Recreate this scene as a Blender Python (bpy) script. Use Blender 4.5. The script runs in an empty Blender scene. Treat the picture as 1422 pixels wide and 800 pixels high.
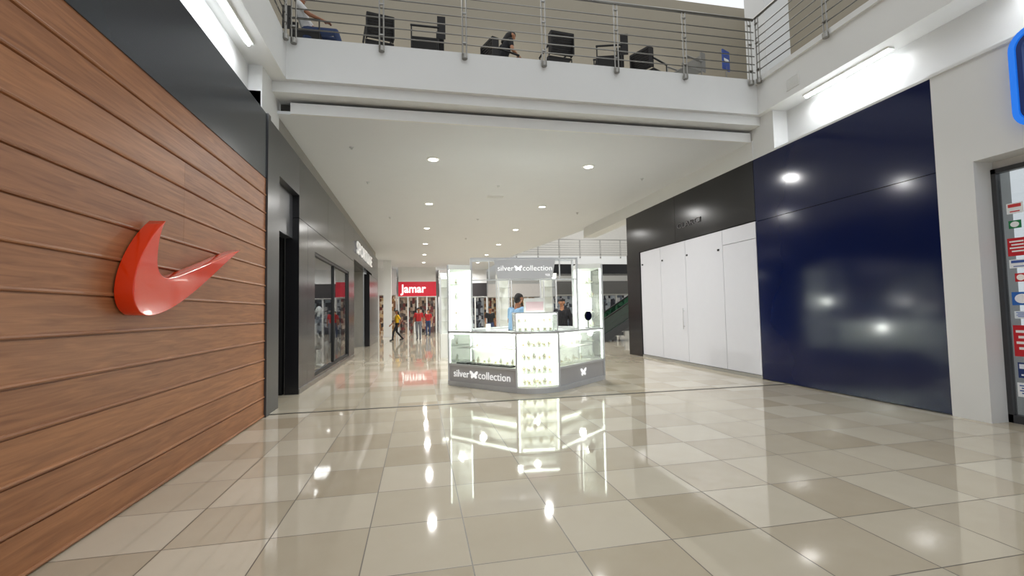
import bpy, bmesh, math, random
import numpy as np
from mathutils import Vector, Matrix
random.seed(7)
S=bpy.context.scene
COL=S.collection
try:
    S.view_settings.view_transform='Standard'
except Exception: pass
# ------------------------------------------------------------ materials
def lin(c):
    r=[]
    for v in c:
        v/=255.0
        r.append(v/12.92 if v<=0.04045 else ((v+0.055)/1.055)**2.4)
    return (r[0],r[1],r[2],1)
def N(nt,t,**k):
    n=nt.nodes.new(t)
    for a,b in k.items(): setattr(n,a,b)
    return n
def M_(nt,op,a,b=None,c=None):
    n=nt.nodes.new('ShaderNodeMath'); n.operation=op
    for i,v in enumerate((a,b,c)):
        if v is None: continue
        if isinstance(v,(int,float)): n.inputs[i].default_value=v
        else: nt.links.new(v,n.inputs[i])
    return n.outputs[0]
def mixc(nt,f,a,b):
    n=nt.nodes.new('ShaderNodeMix'); n.data_type='RGBA'
    for s,v in ((n.inputs[0],f),(n.inputs[6],a),(n.inputs[7],b)):
        if isinstance(v,(int,float)): s.default_value=v
        elif isinstance(v,tuple): s.default_value=v
        else: nt.links.new(v,s)
    return n.outputs[2]
MATS={}
def mat(name,col,rough=0.5,metal=0.0,emit=0.0,ecol=None,spec=0.5,var=0.06,scale=6.0,bump=0.0,coat=0.0):
    if name in MATS: return MATS[name]
    m=bpy.data.materials.new(name); m.use_nodes=True; nt=m.node_tree
    b=nt.nodes['Principled BSDF']
    c=lin(col)
    nz=N(nt,'ShaderNodeTexNoise'); nz.inputs['Scale'].default_value=scale; nz.inputs['Detail'].default_value=3
    tc=N(nt,'ShaderNodeTexCoord'); nt.links.new(tc.outputs['Object'],nz.inputs['Vector'])
    d=tuple(x*(1-var) for x in c[:3])+(1,); l=tuple(min(1,x*(1+var)) for x in c[:3])+(1,)
    nt.links.new(mixc(nt,nz.outputs['Fac'],d,l),b.inputs['Base Color'])
    b.inputs['Roughness'].default_value=rough; b.inputs['Metallic'].default_value=metal
    b.inputs['Specular IOR Level'].default_value=spec
    b.inputs['Coat Weight'].default_value=coat
    if emit>0:
        b.inputs['Emission Color'].default_value=lin(ecol) if ecol else c
        b.inputs['Emission Strength'].default_value=emit
    if bump>0:
        bp=N(nt,'ShaderNodeBump'); bp.inputs['Strength'].default_value=bump; bp.inputs['Distance'].default_value=0.01
        nt.links.new(nz.outputs['Fac'],bp.inputs['Height']); nt.links.new(bp.outputs[0],b.inputs['Normal'])
    MATS[name]=m; return m
def glass(name,tint=(250,252,250),gl=0.07,rough=0.02):
    if name in MATS: return MATS[name]
    m=bpy.data.materials.new(name); m.use_nodes=True; nt=m.node_tree; nt.nodes.clear()
    o=N(nt,'ShaderNodeOutputMaterial'); t=N(nt,'ShaderNodeBsdfTransparent'); g=N(nt,'ShaderNodeBsdfGlossy'); x=N(nt,'ShaderNodeMixShader')
    t.inputs[0].default_value=lin(tint); g.inputs['Roughness'].default_value=rough
    fr=N(nt,'ShaderNodeFresnel'); fr.inputs[0].default_value=1.45
    nt.links.new(M_(nt,'ADD',M_(nt,'MULTIPLY',fr.outputs[0],0.6),gl-0.03),x.inputs[0])
    nt.links.new(t.outputs[0],x.inputs[1]); nt.links.new(g.outputs[0],x.inputs[2]); nt.links.new(x.outputs[0],o.inputs[0])
    MATS[name]=m; return m
def tile_mat():
    m=bpy.data.materials.new('polished_floor_tile'); m.use_nodes=True; nt=m.node_tree; b=nt.nodes['Principled BSDF']
    g=N(nt,'ShaderNodeNewGeometry'); s=N(nt,'ShaderNodeSeparateXYZ'); nt.links.new(g.outputs['Position'],s.inputs[0])
    u=M_(nt,'DIVIDE',M_(nt,'SUBTRACT',s.outputs[0],0.3),0.65); v=M_(nt,'DIVIDE',M_(nt,'SUBTRACT',s.outputs[1],2.8),0.65)
    fu=M_(nt,'FLOOR',u); fv=M_(nt,'FLOOR',v)
    cb=N(nt,'ShaderNodeCombineXYZ'); nt.links.new(fu,cb.inputs[0]); nt.links.new(fv,cb.inputs[1])
    wn=N(nt,'ShaderNodeTexWhiteNoise'); nt.links.new(cb.outputs[0],wn.inputs['Vector'])
    chk=M_(nt,'FLOORED_MODULO',M_(nt,'ADD',fu,fv),2.0)
    f=M_(nt,'ADD',M_(nt,'MULTIPLY',chk,0.36),M_(nt,'MULTIPLY_ADD',wn.outputs['Value'],0.5,0.08))
    nz=N(nt,'ShaderNodeTexNoise'); nz.inputs['Scale'].default_value=3.5; nz.inputs['Detail'].default_value=5
    nt.links.new(g.outputs['Position'],nz.inputs['Vector'])
    f=M_(nt,'ADD',f,M_(nt,'MULTIPLY',M_(nt,'SUBTRACT',nz.outputs['Fac'],0.5),0.3))
    f.node.use_clamp=True
    col=mixc(nt,f,lin((182,170,147)),lin((210,202,183)))
    def edge(a):
        fr=M_(nt,'FRACT',a); return M_(nt,'MINIMUM',fr,M_(nt,'SUBTRACT',1.0,fr))
    e=M_(nt,'MINIMUM',edge(u),edge(v)); gr=M_(nt,'LESS_THAN',e,0.006)
    col=mixc(nt,gr,col,lin((92,84,70)))
    nt.links.new(col,b.inputs['Base Color'])
    nt.links.new(M_(nt,'ADD',M_(nt,'MULTIPLY',gr,0.4),M_(nt,'MULTIPLY_ADD',nz.outputs['Fac'],0.03,0.03)),b.inputs['Roughness'])
    b.inputs['IOR'].default_value=1.7
    n2=N(nt,'ShaderNodeTexNoise'); n2.inputs['Scale'].default_value=1.3; nt.links.new(g.outputs['Position'],n2.inputs['Vector'])
    bp=N(nt,'ShaderNodeBump'); bp.inputs['Strength'].default_value=0.025; bp.inputs['Distance'].default_value=0.02
    nt.links.new(n2.outputs['Fac'],bp.inputs['Height']); nt.links.new(bp.outputs[0],b.inputs['Normal'])
    return m
def wood_mat():
    m=bpy.data.materials.new('wood_planks'); m.use_nodes=True; nt=m.node_tree; b=nt.nodes['Principled BSDF']
    g=N(nt,'ShaderNodeNewGeometry'); mp=N(nt,'ShaderNodeMapping'); mp.inputs['Scale'].default_value=(1,1.0,16)
    nt.links.new(g.outputs['Position'],mp.inputs['Vector'])
    nz=N(nt,'ShaderNodeTexNoise'); nz.inputs['Scale'].default_value=2.0; nz.inputs['Detail'].default_value=7; nz.inputs['Distortion'].default_value=0.8
    nt.links.new(mp.outputs[0],nz.inputs['Vector'])
    f=M_(nt,'ADD',M_(nt,'MULTIPLY_ADD',nz.outputs['Fac'],1.2,-0.25),M_(nt,'MULTIPLY',g.outputs['Random Per Island'],0.2)); f.node.use_clamp=True
    nt.links.new(mixc(nt,f,lin((122,72,40)),lin((192,132,86))),b.inputs['Base Color'])
    b.inputs['Roughness'].default_value=0.45
    bp=N(nt,'ShaderNodeBump'); bp.inputs['Strength'].default_value=0.1; bp.inputs['Distance'].default_value=0.004
    nt.links.new(nz.outputs['Fac'],bp.inputs['Height']); nt.links.new(bp.outputs[0],b.inputs['Normal'])
    return m
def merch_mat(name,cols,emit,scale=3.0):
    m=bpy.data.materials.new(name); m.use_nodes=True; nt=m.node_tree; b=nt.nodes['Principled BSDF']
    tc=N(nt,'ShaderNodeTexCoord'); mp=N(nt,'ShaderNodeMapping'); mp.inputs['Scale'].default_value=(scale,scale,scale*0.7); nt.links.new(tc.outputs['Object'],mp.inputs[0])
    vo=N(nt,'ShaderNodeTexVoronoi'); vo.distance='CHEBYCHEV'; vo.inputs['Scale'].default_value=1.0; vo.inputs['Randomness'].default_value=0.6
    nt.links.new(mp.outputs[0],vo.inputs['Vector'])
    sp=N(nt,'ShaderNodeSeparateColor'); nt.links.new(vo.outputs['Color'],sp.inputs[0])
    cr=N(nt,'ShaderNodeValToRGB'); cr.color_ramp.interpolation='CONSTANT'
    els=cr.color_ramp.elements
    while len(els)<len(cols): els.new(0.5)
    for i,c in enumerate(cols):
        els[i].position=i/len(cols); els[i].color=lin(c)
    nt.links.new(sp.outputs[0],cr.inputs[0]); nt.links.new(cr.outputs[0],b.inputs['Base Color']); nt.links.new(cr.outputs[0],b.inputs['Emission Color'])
    b.inputs['Emission Strength'].default_value=emit  # glow in the merchandise colours stands in for shop lighting
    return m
WHITE=mat('white_paint',(220,221,220),0.55,var=0.02,scale=2)
CEILM=mat('ceiling_paint',(212,215,219),0.7,var=0.02,scale=2)
GREYW=mat('upper_wall_paint',(152,144,128),0.7,var=0.04,scale=1)
TILE=tile_mat(); WOOD=wood_mat()
NAVY=mat('navy_gloss_panel',(8,20,62),0.13,spec=0.5,var=0.1,scale=0.6,bump=0.02)
BLACKP=mat('black_gloss_panel',(22,22,25),0.2,spec=0.45,var=0.1,scale=0.8)
CHAR=mat('charcoal_panel',(62,63,66),0.28,spec=0.5,var=0.08,scale=0.9)
DARK=mat('dark_interior',(8,8,9),0.8)
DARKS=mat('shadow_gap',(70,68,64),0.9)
DOORW=mat('white_door_laminate',(208,209,216),0.35,var=0.015)
STEEL=mat('brushed_steel',(150,148,143),0.32,metal=0.9)
CHROME=mat('chrome_trim',(200,202,204),0.18,metal=1.0)
REDO=mat('glossy_orange_red',(236,60,16),0.15,var=0.01,spec=0.5,coat=0.4)
ALU=mat('aluminium_frame',(204,206,208),0.4,metal=0.2)
KGREY=mat('kiosk_grey_panel',(184,184,186),0.4,metal=0.0,var=0.02)
KWHITE=mat('kiosk_white_laminate',(236,238,234),0.4,var=0.02)
LETW=mat('white_letter',(250,250,250),0.5,emit=0.7,var=0.0)
SIGNW=mat('white_block_letter',(240,240,240),0.5,emit=0.2,var=0.0)
LED=mat('led_strip_glow',(245,255,245),0.5,emit=9.0,ecol=(248,255,244),var=0.0)
LAMP=mat('lamp_glow',(255,252,245),0.5,emit=10.0,ecol=(255,252,245),var=0.0)
TUBE=mat('tube_glow',(255,255,255),0.5,emit=9.0,ecol=(245,250,255),var=0.0)
GLASS=glass('clear_glass'); SHOPG=glass('shop_window_glass',(235,238,240),0.12)
BLK=mat('black_plastic',(18,18,19),0.45)
VELV=mat('black_velvet',(24,24,26),0.9)
PADW=mat('cream_display_pad',(240,241,230),0.8,emit=0.12)  # slight glow added to brighten pads and busts
GOLD=mat('gold_jewellery',(214,178,92),0.25,metal=1.0)
SILV=mat('silver_jewellery',(225,225,228),0.2,metal=1.0)
PINK=mat('pale_pink_card',(232,206,210),0.6)
REDS=mat('red_sign',(190,24,46),0.4,emit=0.35,var=0.03)
# ------------------------------------------------------------ mesh helpers
def reg(o,label=None,category=None,group=None,kind=None,parent=None):
    COL.objects.link(o)
    if label: o['label']=label
    if category: o['category']=category
    if group: o['group']=group
    if kind: o['kind']=kind
    if parent is not None: o.parent=parent
    return o
def empty(name,loc,label,category,group=None,rot=0.0):
    o=bpy.data.objects.new(name,None); o.empty_display_size=0.1; o.location=loc; o.rotation_euler=(0,0,rot)
    return reg(o,label,category,group)
def mesh_from(name,verts,faces,mats,smooth=False,fm=None):
    me=bpy.data.meshes.new(name); me.from_pydata(verts,[],faces)
    for m in (mats if isinstance(mats,(list,tuple)) else [mats]): me.materials.append(m)
    if fm: 
        for p,i in zip(me.polygons,fm): p.material_index=i
    me.update()
    bm=bmesh.new(); bm.from_mesh(me); bmesh.ops.recalc_face_normals(bm,faces=bm.faces); bm.to_mesh(me); bm.free()
    if smooth:
        for p in me.polygons: p.use_smooth=True
    return me
class B:
    """collects geometry for one mesh"""
    def __init__(s): s.v=[]; s.f=[]; s.m=[]
    def box(s,x0,x1,y0,y1,z0,z1,mi=0):
        n=len(s.v)
        s.v+=[(x,y,z) for z in (z0,z1) for x,y in ((x0,y0),(x1,y0),(x1,y1),(x0,y1))]
        s.f+=[tuple(n+i for i in q) for q in ((0,3,2,1),(4,5,6,7),(0,1,5,4),(1,2,6,5),(2,3,7,6),(3,0,4,7))]
        s.m+=[mi]*6; return s
    def prism(s,pts,z0,z1,mi=0):
        n=len(s.v);k=len(pts)
        s.v+=[(p[0],p[1],z0) for p in pts]+[(p[0],p[1],z1) for p in pts]
        s.f+=[tuple(n+i for i in range(k))[::-1],tuple(n+k+i for i in range(k))]
        s.f+=[(n+i,n+(i+1)%k,n+k+(i+1)%k,n+k+i) for i in range(k)]
        s.m+=[mi]*(k+2); return s
    def poly_x(s,pts,x0,x1,mi=0): # pts in (y,z), extrude in x
        n=len(s.v);k=len(pts)
        s.v+=[(x0,p[0],p[1]) for p in pts]+[(x1,p[0],p[1]) for p in pts]
        s.f+=[tuple(n+i for i in range(k))[::-1],tuple(n+k+i for i in range(k))]
        s.f+=[(n+i,n+(i+1)%k,n+k+(i+1)%k,n+k+i) for i in range(k)]
        s.m+=[mi]*(k+2); return s
    def tube(s,a,b,r,r2=None,seg=10,mi=0):
        a=Vector(a);b=Vector(b);r2=r if r2 is None else r2
        d=(b-a).normalized(); u=d.orthogonal().normalized(); w=d.cross(u); n=len(s.v)
        for c,rr in ((a,r),(b,r2)):
            for i in range(seg):
                t=2*math.pi*i/seg; s.v.append(tuple(c+u*math.cos(t)*rr+w*math.sin(t)*rr))
        s.f+=[(n+i,n+(i+1)%seg,n+seg+(i+1)%seg,n+seg+i) for i in range(seg)]
        s.f+=[tuple(n+i for i in range(seg))[::-1],tuple(n+seg+i for i in range(seg))]
        s.m+=[mi]*(seg+2); return s
    def ball(s,c,rx,ry=None,rz=None,seg=12,rings=8,mi=0):
        ry=ry or rx; rz=rz or rx; n=len(s.v)
        s.v.append((c[0],c[1],c[2]+rz))
        for j in range(1,rings):
            p=math.pi*j/rings
            for i in range(seg):
                t=2*math.pi*i/seg; s.v.append((c[0]+rx*math.sin(p)*math.cos(t),c[1]+ry*math.sin(p)*math.sin(t),c[2]+rz*math.cos(p)))
        s.v.append((c[0],c[1],c[2]-rz)); L=len(s.v)-1
        fs=[]
        for i in range(seg):
            fs.append((n,n+1+i,n+1+(i+1)%seg)); a=n+1+(rings-2)*seg; fs.append((L,a+(i+1)%seg,a+i))
        for j in range(rings-2):
            for i in range(seg):
                a=n+1+j*seg; fs.append((a+i,a+seg+i,a+seg+(i+1)%seg,a+(i+1)%seg))
        s.f+=fs; s.m+=[mi]*len(fs); return s
    def obj(s,name,mats,parent=None,label=None,category=None,group=None,kind=None,smooth=False,loc=(0,0,0),rot=None,bevel=0.0):
        me=mesh_from(name,s.v,s.f,mats,smooth,s.m)
        o=bpy.data.objects.new(name,me); o.location=loc
        if rot: o.rotation_euler=rot
        reg(o,label,category,group,kind,parent)
        if bevel>0:
            md=o.modifiers.new('bevel','BEVEL'); md.width=bevel; md.segments=2; md.limit_method='ANGLE'
        return o
def sbox(name,x0,x1,y0,y1,z0,z1,m):
    return B().box(x0,x1,y0,y1,z0,z1).obj(name,m,kind='structure')
def copy_tree(o,loc,rotz=None,group=None,label=None):
    def cp(src,par):
        c=src.copy(); COL.objects.link(c)
        if par is not None: c.parent=par
        for ch in list(src.children): cp(ch,c)
        return c
    kids=list(o.children)
    c=o.copy(); COL.objects.link(c); c.location=loc
    if rotz is not None: c.rotation_euler=(0,0,rotz)
    if label: c['label']=label
    for k in kids: cp(k,c)
    return c
def curve_to_obj(cu,m,name,parent,loc,rot,xscale=1.0,**kw):
    to=bpy.data.objects.new('t',cu); COL.objects.link(to)
    dg=bpy.context.evaluated_depsgraph_get(); dg.update()
    me=bpy.data.meshes.new_from_object(to.evaluated_get(dg)); bpy.data.objects.remove(to)
    me.transform(Matrix.Scale(xscale,4,(1,0,0)))
    me.materials.clear(); me.materials.append(m); me.name=name
    o=bpy.data.objects.new(name,me); o.location=loc; o.rotation_euler=rot
    reg(o,parent=parent,**kw); return o
def text_mesh(txt,size,depth,m,name,parent,loc,rot,bold=0.0,xscale=1.0):
    cu=bpy.data.curves.new('t','FONT'); cu.body=txt; cu.size=size; cu.extrude=depth; cu.offset=bold; cu.align_x='CENTER'; cu.align_y='CENTER'; cu.resolution_u=3
    return curve_to_obj(cu,m,name,parent,loc,rot,xscale)
# ------------------------------------------------------------ camera
cam=bpy.data.cameras.new('camera'); cam.sensor_width=36; cam.lens=36*636.6/1422; cam.clip_start=0.05; cam.clip_end=300
co=bpy.data.objects.new('camera',cam); COL.objects.link(co); S.camera=co
y_,p_,r_=math.radians(11.52),math.radians(2.95),math.radians(1.11)
f=Vector((math.sin(y_)*math.cos(p_),math.cos(y_)*math.cos(p_),math.sin(p_))); rt=Vector((math.cos(y_),-math.sin(y_),0)); up=rt.cross(f)
r2=math.cos(r_)*rt-math.sin(r_)*up; u2=math.sin(r_)*rt+math.cos(r_)*up
co.matrix_world=Matrix(((r2.x,u2.x,-f.x,0),(r2.y,u2.y,-f.y,0),(r2.z,u2.z,-f.z,1.5),(0,0,0,1)))
# ------------------------------------------------------------ shell
XL=-2.27; XR=6.95; UF=6.16
sbox('floor',-16,22,-7,46,-0.1,0.0,TILE)
sbox('trim_1',XL,XR,7.66,7.72,0.0,0.004,mat('dark_threshold',(70,66,58),0.4))
# wooden wall : long planks with shallow grooved profile
b=B(); nz=13; hz=3.6/nz
for i in range(nz):
    z0=i*hz
    cuts=sorted(set([-6.0,5.05 if i in (8,9,10) else (1.2 if i%3==0 else 7.5),7.5]))
    for ya,y1 in zip(cuts[:-1],cuts[1:]):
        prof=[(XL-0.06,z0),(XL-0.012,z0),(XL-0.012,z0+0.009),(XL+0.006,z0+0.013),(XL+0.010,z0+0.022),(XL+0.006,z0+0.034),(XL-0.002,z0+0.038),(XL-0.001,z0+hz),(XL-0.06,z0+hz)]
        n=len(b.v);k=len(prof)
        b.v+=[(p[0],ya+0.001,p[1]) for p in prof]+[(p[0],y1-0.001,p[1]) for p in prof]
        b.f+=[tuple(n+j for j in range(k)),tuple(n+k+j for j in range(k))[::-1]]+[(n+j,n+k+j,n+k+(j+1)%k,n+(j+1)%k) for j in range(k)]
        b.m+=[0]*(k+2)
b.obj('wall_left',WOOD,kind='structure')
sbox('wall_left',XL-0.3,XL-0.05,-6,7.5,0,3.6,DARK)
sbox('wall_left',XL-0.3,XL+0.01,-6,7.55,3.6,4.6,mat('dark_blue_grey_fascia',(50,55,62),0.24,var=0.1,scale=0.7))
sbox('trim_2',XL-0.3,XL+0.03,7.5,7.62,0,4.62,CHAR)
sbox('wall_left',XL-0.3,XL,7.62,8.2,0,4.6,CHAR)
# recess door 1
sbox('wall_left',XL-0.3,XL,8.2,9.5,3.85,4.6,CHAR)
sbox('wall_left',XL-0.3,XL-0.12,8.2,9.5,3.0,3.84,CHAR)
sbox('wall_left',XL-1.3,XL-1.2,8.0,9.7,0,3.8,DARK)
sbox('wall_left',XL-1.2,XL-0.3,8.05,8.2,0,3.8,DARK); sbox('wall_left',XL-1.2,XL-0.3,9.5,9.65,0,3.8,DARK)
b=B()
for (a,c,z0,z1) in ((9.5,10.2,0,3.4),(10.21,10.88,0,3.4),(9.5,12.4,3.41,4.6),(12.41,15.0,3.41,4.6),(15.01,17.2,3.41,4.6),(17.21,23.5,3.5,4.6),(23.51,27,3.41,4.6),
    (10.88,13.4,2.92,3.4),(13.41,15.95,2.92,3.4),(10.88,15.95,0,0.16),(15.96,17.2,0,3.4),(22.5,24.5,0,3.4),(24.51,27,0,3.4)):
    b.box(XL-0.25,XL,a,c,z0,z1)
b.obj('wall_left',mat('dark_grey_panel',(38,38,41),0.2,spec=0.5,var=0.1,scale=0.8),kind='structure')
sbox('wall_left',XL-0.3,XL-0.26,15.95,17.2,0,4.6,DARK)
sbox('baseboard_left',XL,XL+0.015,9.5,17.2,0,0.1,STEEL)
sbox('wall_left',XL-0.5,XL-0.12,7.62,27,4.6,5.02,mat('cove_paint',(150,148,142),0.7))
# display window
w=B(); 
for (y0,y1,z0,z1) in ((10.88,15.95,0.16,0.22),(10.88,15.95,2.86,2.92),(10.88,10.94,0.16,2.92),(15.89,15.95,0.16,2.92),(13.38,13.42,0.16,2.92)): w.box(XL-0.1,XL-0.02,y0,y1,z0,z1)
w.obj('window_1',BLK,kind='structure')
sbox('window_2',XL-0.07,XL-0.06,10.94,15.9,0.22,2.86,SHOPG)
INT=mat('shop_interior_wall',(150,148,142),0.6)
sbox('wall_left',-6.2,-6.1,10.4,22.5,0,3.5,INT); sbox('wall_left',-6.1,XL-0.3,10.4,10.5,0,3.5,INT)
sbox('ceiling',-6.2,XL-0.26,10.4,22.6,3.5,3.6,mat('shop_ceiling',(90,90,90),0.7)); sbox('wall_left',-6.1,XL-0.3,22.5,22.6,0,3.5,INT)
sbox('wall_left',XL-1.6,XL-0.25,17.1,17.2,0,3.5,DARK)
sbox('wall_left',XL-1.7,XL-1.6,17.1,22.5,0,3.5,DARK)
# ---- right side
b=B()
for (y0,y1,z0,z1) in ((4.9,8.33,0.02,3.28),(4.9,8.33,3.29,4.6)): b.box(XR,XR+0.3,y0,y1,z0,z1)
b.obj('wall_right',NAVY,kind='structure')
b=B(); b.box(XR,XR+0.3,8.34,11.4,3.32,4.6).box(XR,XR+0.3,11.41,14.4,3.32,4.6).box(XR-0.02,XR+0.3,13.5,14.4,0,3.32)
b.obj('wall_right',BLACKP,kind='structure')
sbox('wall_right',XR+0.12,XR+0.3,8.34,13.5,0,3.32,DARKS)
sbox('baseboard_right',XR-0.005,XR+0.12,8.34,13.5,0,0.07,mat('grey_skirting',(150,148,142),0.4))
DR=[]
for i,(a,c) in enumerate(((8.36,9.445),(9.455,10.975),(10.985,12.255),(12.265,13.48))):
    d=B(); 
    if i==0: d.box(XR+0.01,XR+0.06,a,c,0.08,2.94).box(XR+0.01,XR+0.06,a,c,2.95,3.3)
    else: d.box(XR+0.01,XR+0.06,a,c,0.08,3.3)
    DR.append(d.obj('door_%d'%(i+1),DOORW,kind='structure',bevel=0.003))
h=B(); h.tube((XR-0.035,11.12,0.95),(XR-0.035,11.12,1.5),0.009).tube((XR-0.035,11.12,1.02),(XR+0.01,11.12,1.02),0.007).tube((XR-0.035,11.12,1.43),(XR+0.01,11.12,1.43),0.007)
h.obj('handle',mat('pale_steel_handle',(196,196,198),0.4,metal=.2),parent=DR[2],smooth=True)
for (i,yy,zz) in ((1,10.9,2.9),(1,9.6,2.86),(2,12.15,2.9),(3,13.35,2.9)):
    k=B(); k.box(XR-0.008,XR+0.01,yy-0.03,yy+0.03,zz-0.022,zz+0.022).tube((XR-0.02,yy,zz),(XR-0.006,yy,zz),0.01)
    k.obj('lock',BLK,parent=DR[i],bevel=0.003)
# white pier & shop bay
sbox('wall_right',XR,XR+0.6,4.47,4.9,0,4.6,WHITE)
sbox('wall_right',XR,XR+0.6,-6,4.47,3.3,4.6,WHITE)
sbox('wall_right',XR+0.32,XR+0.6,-6,4.47,3.2,3.3,WHITE)
# upper recessed bands both sides + slab edges
sbox('wall_right',XR+0.35,XR+0.6,-6,8.3,4.6,5.43,WHITE)
sbox('trim_3',XR-0.03,XR+0.35,-6,4.9,4.6,4.64,WHITE)
sbox('trim_3',XR+0.0,XR+0.35,4.9,8.34,4.6,4.64,WHITE)
sbox('trim_4',6.85,11.0,-6,8.0,5.43,UF,WHITE)
sbox('trim_4',6.80,6.86,-6,8.0,UF-0.1,UF,WHITE)
sbox('wall_right',XR+0.02,XR+0.5,7.75,8.5,4.62,5.43,WHITE)
sbox('wall_right',XR-0.0,XR+0.5,8.34,18.5,4.6,5.02,WHITE)
sbox('wall_left',XL-0.5,XL-0.3,-6,7.6,4.6,5.43,WHITE)
sbox('wall_left',XL-0.5,XL-0.1,7.62,8.5,4.6,5.43,WHITE)
sbox('trim_5',-5.5,-2.13,-6,8.0,5.43,UF,WHITE)
# front bridge slab
sbox('trim_6',-5.5,11.0,8.0,13.2,5.43,UF,WHITE)
sbox('trim_7',XL-0.1,XR+0.1,8.10,13.0,5.25,5.43,WHITE)
sbox('trim_8',XL-0.1,XR+0.1,8.6,8.7,5.06,5.25,DARKS)  # dark strip coloured as the shade inside the slot
# corridor ceiling with lip
sbox('ceiling',XL-0.5,XR+0.2,8.40,18.5,5.0,5.05,CEILM)
sbox('trim_9',XL+0.12,XR,8.36,8.41,4.995,5.19,WHITE)
B().prism([(-12,27),(XL-0.5,27),(XL-0.5,18.5),(7.15,18.5),(5.5,30),(5.5,46),(-12,46)],5.0,5.3).obj('ceiling',CEILM,kind='structure')
# upper level walls
sbox('wall_back',-5.5,11,13.0,13.2,UF,11.5,GREYW)
sbox('wall_left',-5.6,-5.4,-6,13,UF,11.5,GREYW)
sbox('wall_right',11,11.2,-6,13,UF,11.5,GREYW)
sbox('trim_10',7.3,7.9,8.2,8.8,UF,11.5,WHITE)
# far hall
sbox('wall_back',-16,22,45.8,46,0,12,WHITE)
sbox('wall_left',-16,-15.8,27,46,0,5,WHITE)
sbox('wall_left',-12,XL-0.3,26.8,27,0,5,WHITE)
sbox('wall_right',21.8,22,14.4,46,0,12,WHITE)
sbox('wall_right',7.3,22,14.2,14.4,0,12,WHITE)
sbox('trim_11',6.8,22,32,34,4.9,5.5,WHITE)
sbox('trim_12',6.8,22,32.1,34,4.2,4.9,BLACKP)
sbox('wall_back',6.8,22,34.5,34.7,5.5,12,mat('far_upper_wall',(196,192,184),0.7))
# ------------------------------------------------------------ railings
def railing(name,p0,p1,posts,label):
    p0=Vector(p0);p1=Vector(p1);d=(p1-p0).normalized(); nrm=Vector((-d.y,d.x,0))
    e=empty(name,p0,label,'railing')
    for t in posts:
        q=d*t
        pb=B()
        for s in (-0.035,0.035):
            a=q+d*s
            pb.tube(a+Vector((0,0,-0.08)),a+Vector((0,0,1.22)),0.014,seg=6)
        pb.tube(q+Vector((0,0,-0.14)),q+Vector((0,0,-0.06)),0.05,seg=12)
        for zz in (0.15,0.7,1.1): pb.tube(q-d*0.045+Vector((0,0,zz)),q+d*0.045+Vector((0,0,zz)),0.02,seg=6)
        pb.obj('post',STEEL,parent=e,smooth=False)
    L=(p1-p0).length
    for zz in (0.12,0.29,0.46,0.63,0.8,0.97):
        B().tube(Vector((0,0,zz)),d*L+Vector((0,0,zz)),0.011,seg=8).obj('rail',STEEL,parent=e,smooth=True)
    B().tube(Vector((0,0,1.23)),d*L+Vector((0,0,1.23)),0.028,seg=10).obj('handrail',STEEL,parent=e,smooth=True)
    return e
railing('railing',(-2.05,7.95,UF),(6.78,7.95,UF),(0.05,1.46,2.89,4.36,5.8,7.25,8.73),'stainless steel balcony railing with horizontal rails across the bridge')
railing('railing',(6.78,7.9,UF),(6.78,-4,UF),(0.05,1.6,3.1,4.6,6.1,7.6,9.1,10.6),'stainless steel balcony railing along the shop side gallery')
railing('railing',(-2.1,7.9,UF),(-2.1,-4,UF),(0.05,1.6,3.1,4.6,6.1,7.6,9.1,10.6),'stainless steel balcony railing above the wood plank wall')
railing('railing',(6.8,32,5.5),(20,32,5.5),tuple(0.1+1.6*i for i in range(9)),'distant steel balcony railing on far gallery')
# ------------------------------------------------------------ lights fixtures
def downlight(loc,label):
    e=empty('downlight',loc,label,'ceiling light','recessed downlights')
    r=B()
    seg=24
    for i in range(seg):
        a=2*math.pi*i/seg;c=2*math.pi*(i+1)/seg
        n=len(r.v)
        for (rr,z) in ((0.11,0),(0.15,0),(0.15,-0.012),(0.11,-0.02)):
            r.v+=[(rr*math.cos(a),rr*math.sin(a),z),(rr*math.cos(c),rr*math.sin(c),z)]
        for k in range(4):
            k2=(k+1)%4; r.f.append((n+2*k,n+2*k+1,n+2*k2+1,n+2*k2)); r.m.append(0)
    r.obj('trim_ring',KWHITE,parent=e)
    B().prism([(0.11*math.cos(2*math.pi*i/24),0.11*math.sin(2*math.pi*i/24)) for i in range(24)],-0.012,-0.002).obj('lens',LAMP,parent=e)
    return e
dl=downlight((0.35,10.4,5.0),'round white recessed downlight glowing in corridor ceiling')
DLP=[(x,y) for y in (10.4,14.7,19.0,23.3,27.6,31.9) for x in (0.35,4.08)]
for (x,y) in DLP[1:]: copy_tree(dl,(x,y,5.0))
for (x,y) in DLP+[(0.35,36),(4.0,36),(-6,32),(-6,38)]:  # last four lamps have no fixture, added to brighten the far hall
    L=bpy.data.lights.new('l','AREA'); L.shape='DISK'; L.size=0.2; L.energy=105; L.color=(1,0.985,0.965); L.spread=math.radians(165)
    o=bpy.data.objects.new('downlight_lamp',L); o.location=(x,y,4.95); COL.objects.link(o)
for (x,y) in ((-1.35,9.9),(-1.3,12.5),(2.2,12.4),(5.9,11.2),(2.2,17),(-1.0,17),(5.6,15.5),(2.2,21.5)):
    s_=B(); s_.tube((0,0,0.004),(0,0,-0.02),0.045,seg=14).tube((0,0,-0.02),(0,0,-0.05),0.012,seg=8).tube((0,0,-0.05),(0,0,-0.055),0.025,seg=10)
    s_.obj('sprinkler',ALU,label='small metal sprinkler head on white ceiling',category='sprinkler',group='ceiling sprinklers',loc=(x,y,5.0))
b=B(); b.box(-0.25,0.25,-0.12,0.12,-0.01,0.0)
for i in range(6): b.box(-0.23,0.23,-0.1+i*0.035,-0.085+i*0.035,-0.018,-0.01)
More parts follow.
